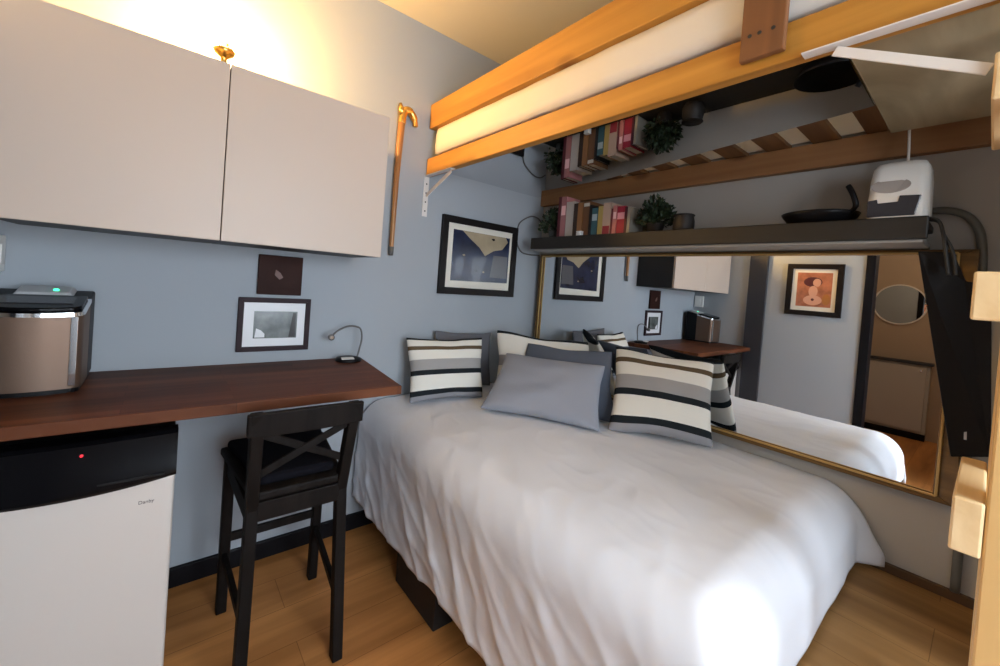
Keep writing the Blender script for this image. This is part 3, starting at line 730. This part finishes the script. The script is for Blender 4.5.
for p, q in zip(rings, rings[1:]):
    for k in range(len(p)): b.faces.new((p[k], p[(k+1)%len(p)], q[(k+1)%len(p)], q[k]))
b.faces.new(rings[0][::-1]); b.faces.new(rings[-1])
obj('housing', b, WHITEPL, t, smooth=True)
b = new()
prism(b, [(x0-.004, y1-.004, ZS+.010), (x0-.004, y0+.030, ZS+.010), (x0-.004, y0+.018, ZS+.075), (x0-.004, y0+.070, ZS+.078), (x0-.004, y0+.073, ZS+.058), (x0-.004, y1-.030, ZS+.056), (x0-.004, y1-.028, ZS+.070), (x0-.004, y1-.004, ZS+.066)], (.03, 0, 0))
obj('water_tank', b, SMOKEPL, t, .002)
b = new()
ev = []
for k in range(24):
    a = 2*PI*k/24; ev.append((x0+.0015+.010*max(0, math.sin(a)), (y0+y1)/2+.018+.050*math.cos(a), ZS+.115+.025*math.sin(a)))
prism(b, ev, (-.004, 0, 0)); vt = obj('vent_ring', b, mat('vent_beige', (.40, .36, .33), .5), t)
b = new(); lathe(b, [(.010, 0), (.010, .008), (.006, .010)], (x0+.028, -1.92, ZS+.172), 14, 'x'); obj('knob', b, GREYPL, t)
b = new(); tube(b, smooth_path([(-.09, -1.905, ZS+.19), (-.085, -1.903, ZS+.25), (-.06, -1.898, ZS+.31), (-.03, -1.893, 2.045)]), .004, 8); obj('power_cable', b, METW, t, smooth=True)

# cords and conduit
b = new(); tube(b, smooth_path([(.025, -.012, 1.60), (-.03, -.010, 1.597), (-.10, -.010, 1.597), (-.155, -.010, 1.607), (-.195, -.010, 1.65), (-.208, -.010, 1.72), (-.198, -.010, 1.79), (-.15, -.010, 1.835), (-.08, -.010, 1.866), (-.02, -.010, 1.862), (.02, -.010, 1.835)]), .0045, 8)
tag(obj('power_cord', b, CORDG, smooth=True), 'dark looped cord on the back wall between picture and shelf', 'cord')
b = new(); tube(b, smooth_path([(.026, -1.955, 1.745), (.024, -2.00, 1.744), (.024, -2.045, 1.724), (.024, -2.075, 1.68), (.024, -2.088, 1.62), (.024, -2.094, 1.5), (.024, -2.098, 1.2), (.024, -2.100, .8), (.024, -2.102, .455)]), .0125, 12)
tag(obj('conduit', b, CONDUIT, smooth=True), 'grey pipe bending down the right wall beside the mirror', 'pipe')
for k, (lab, o_) in enumerate((('thin black cable curving off the right shelf end, front one', 0), ('thin black cable curving off the right shelf end, nearest the wall', .05))):
    b = new(); tube(b, smooth_path([(-.13+o_, -1.960, ZS+.008), (-.165+o_*.6, -1.995, ZS-.01), (-.215+o_*.3, -2.012, 1.63), (-.232, -2.022-o_*.3, 1.57), (-.225, -2.032-o_*.3, 1.50)]), .005, 8)
    tag(obj('cable', b, CORDB, smooth=True), lab, 'cable', 'black cables at the shelf end')
b = new()
prism(b, [(-.20, -1.959, 1.578), (-.20, -2.036, 1.574), (-.16, -2.066, 1.488), (-.16, -2.118, 1.478), (-.05, -2.150, .945), (-.05, -2.066, .915)], (.026, 0, 0))
t = obj('hanging_panel', b, BLKPL, bevel=.003)
tag(t, 'tall narrow black panel leaning off the wall at the right end of the mirror', 'panel')
b = new(); bar(b, (-.064, -2.092, 1.03), (-.060, -2.094, .985), .006, .012, (1, 0, 0)); obj('pale_tag', b, GREYPL, t)

# ------------------------------------------------------------------ loft bed
t = thing('loft_bed', 'pine loft bed frame high above the bed', 'loft bed', (-.45, -1.1, 1.95))
YE = -2.30
bx('side_rail', (-.932, -.892, YE, -.004, 1.962, 2.057), PINE, t, .004)
bx('guard_rail', (-.932, -.892, YE, -.004, 2.228, 2.366), PINE, t, .004)
bx('guard_post', (-.954, -.934, -1.768, -1.668, 1.985, 2.72), PINEDARK, t, .004)
for y in (-1.69, -1.712, -1.742):
    b = new(); lathe(b, [(.005, 0), (.0045, .0015)], (-.9542, y, 2.045), 10, 'x'); obj('screw', b, CORDB, t)
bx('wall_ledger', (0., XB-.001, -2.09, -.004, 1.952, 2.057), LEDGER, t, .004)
y = -.10; k = 0
while y > -2.25:
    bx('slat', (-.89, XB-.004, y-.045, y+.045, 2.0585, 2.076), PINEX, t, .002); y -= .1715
b = new(); hexa(b, [(-.888, -1.852, 2.008), (-.40, -1.852, 2.008), (-.03, -.004, 2.008), (-.888, -.004, 2.008)], [(-.888, -1.852, 2.016), (-.40, -1.852, 2.016), (-.03, -.004, 2.016), (-.888, -.004, 2.016)])
obj('mirror_panel', b, SMOKE, t)
bx('plywood_panel', (-.888, -.11, YE, -1.856, 2.008, 2.024), PLY, t, .001)
for x0, x1 in ((-.950, -.862), (-.70, -.612)):
    bx('ladder_post', (x0, x1, -2.225, -2.140, .42, 1.96), PINEZ, t, .004)
for i, z in enumerate((1.763, 1.370, .952)):
    bx('ladder_rung', (-.952, -.610, -2.139, -2.100, z, z+(.085, .087, .098)[i]), PINER, t, .004)
# mattress on the loft
b = new(); n = 90
outer = []
def sheet_edge(y): return .010*vn(y*9, 1.)+.006*vn(y*31, 2.)
front, top_, back = [], [], []
rows = []
for i in range(n+1):
    y = -.06+(YE+.05+.06)*i/n
    x0 = -.915+.006*vn(y*6, 4.)
    zl = 2.081
    rows.append([b.verts.new(p) for p in ((x0+.03, y, zl), (x0, y, zl-.004+max(-.0, sheet_edge(y))), (x0-.004, y, 2.12), (x0+.004*vn(y*4, 9.), y, 2.19), (x0+.006, y, 2.222), (-.886, y, 2.226), (-.87, y, 2.27), (-.31, y, 2.29), (-.28, y, 2.25), (-.28, y, zl))])
for p, q in zip(rows, rows[1:]):
    for k in range(10): b.faces.new((p[k], p[(k+1)%10], q[(k+1)%10], q[k]))
b.faces.new(rows[0]); b.faces.new(rows[-1][::-1])
tag(obj('loft_mattress', b, SHEET, smooth=True), 'white sheeted mattress lying in the pine loft bed', 'mattress')

b = new(); box(b, .029, .037, YE+.06, -.03, 2.079, 2.26)  # white strip added behind the slats to brighten their gaps
obj('added_bright_sheet', b, SHEET, bpy.data.objects['loft_mattress'])
# shelf brackets under the loft rail
def bracket(label, yw, sgn, zw, x, alen=.275, zb=1.845, ya_=.006, yb_=.013):
    """yw = the upright's face, sgn = direction of the arm"""
    t = thing('shelf_bracket', label, 'bracket', (x, yw, 1.955), 'white steel brackets under the loft rail')
    ya, yb = sorted((yw, yw+sgn*alen))
    bx('arm', (x-.016, x+.016, ya, yb, 1.9575, 1.9610), METW, t, .001)
    ya, yb = sorted((yw, yw+sgn*.004))
    up = bx('upright', (x-.016, x+.016, ya, yb, zw, 1.957), METW, t, .001)
    b = new(); bar(b, (x, yw+sgn*(alen-yb_), 1.948), (x, yw+sgn*ya_, zb), .004, .021, (0, 0, 1)); obj('brace', b, METW, t, .001)
    for z in [zw+(1.935-zw)*f_ for f_ in (.15, .4, .65, .9)]:
        b = new(); lathe(b, [(.0045, 0), (.0045, .001)], (x, yw+(sgn*.005 if sgn < 0 else .006), z), 10, 'y'); obj('screw', b, CORDB, up)
bracket('white steel bracket under the loft rail at the back wall', -.001, -1, 1.728, -.925)
bracket('white steel bracket under the loft rail at the ladder post', -2.1385, 1, 1.852, -.935, .335, 1.825, .043, .06)

# ------------------------------------------------------------------ bathroom things seen in the mirror
t = thing('round_mirror', 'round mirror on the tan bathroom wall through the doorway', 'mirror', (-4.49, -1.43, 1.26))
b = new(); lathe(b, [(.232, 0), (.232, .018), (.222, .02), (.218, .016), (.218, 0)], (-4.4985, -1.43, 1.485), 48, 'x')
bmesh.ops.transform(b, matrix=Matrix.Translation((-4.4985, 0, 0)) @ Matrix.Scale(-1, 4, (1, 0, 0)) @ Matrix.Translation((4.4985, 0, 0)), verts=b.verts[:])
obj('frame', b, METW, t)
b = new(); lathe(b, [(.218, 0), (.218, .006)], (-4.492, -1.43, 1.485), 48, 'x'); obj('mirror_glass', b, MIRROR, t)
t = thing('vanity_cabinet', 'pale vanity cabinet against the tan bathroom wall', 'cabinet', (-4.45, -1.4, 0))
bx('cabinet_body', (-4.499, -4.42, -1.73, -1.02, .07, .83), mat('vanity_paint', (.46, .42, .37), .5), t, .004)
bx('door', (-4.419, -4.400, -1.70, -1.03, .10, .81), mat('vanity_door', (.50, .46, .41), .45), t, .004)
bx('top', (-4.499, -4.38, -1.75, -1.0, .831, .86), DARKTRIM, t, .004)
bx('plinth', (-4.499, -4.41, -1.73, -1.02, 0, .069), BLACKTRIM, t)
b = new(); lathe(b, [(.010, 0), (.012, .015), (.006, .018)], (-4.40, -1.66, .77), 12, 'x')
bmesh.ops.transform(b, matrix=Matrix.Translation((-4.40, 0, 0)) @ Matrix.Scale(-1, 4, (1, 0, 0)) @ Matrix.Translation((4.40, 0, 0)), verts=b.verts[:])
obj('knob', b, CHROME, t)
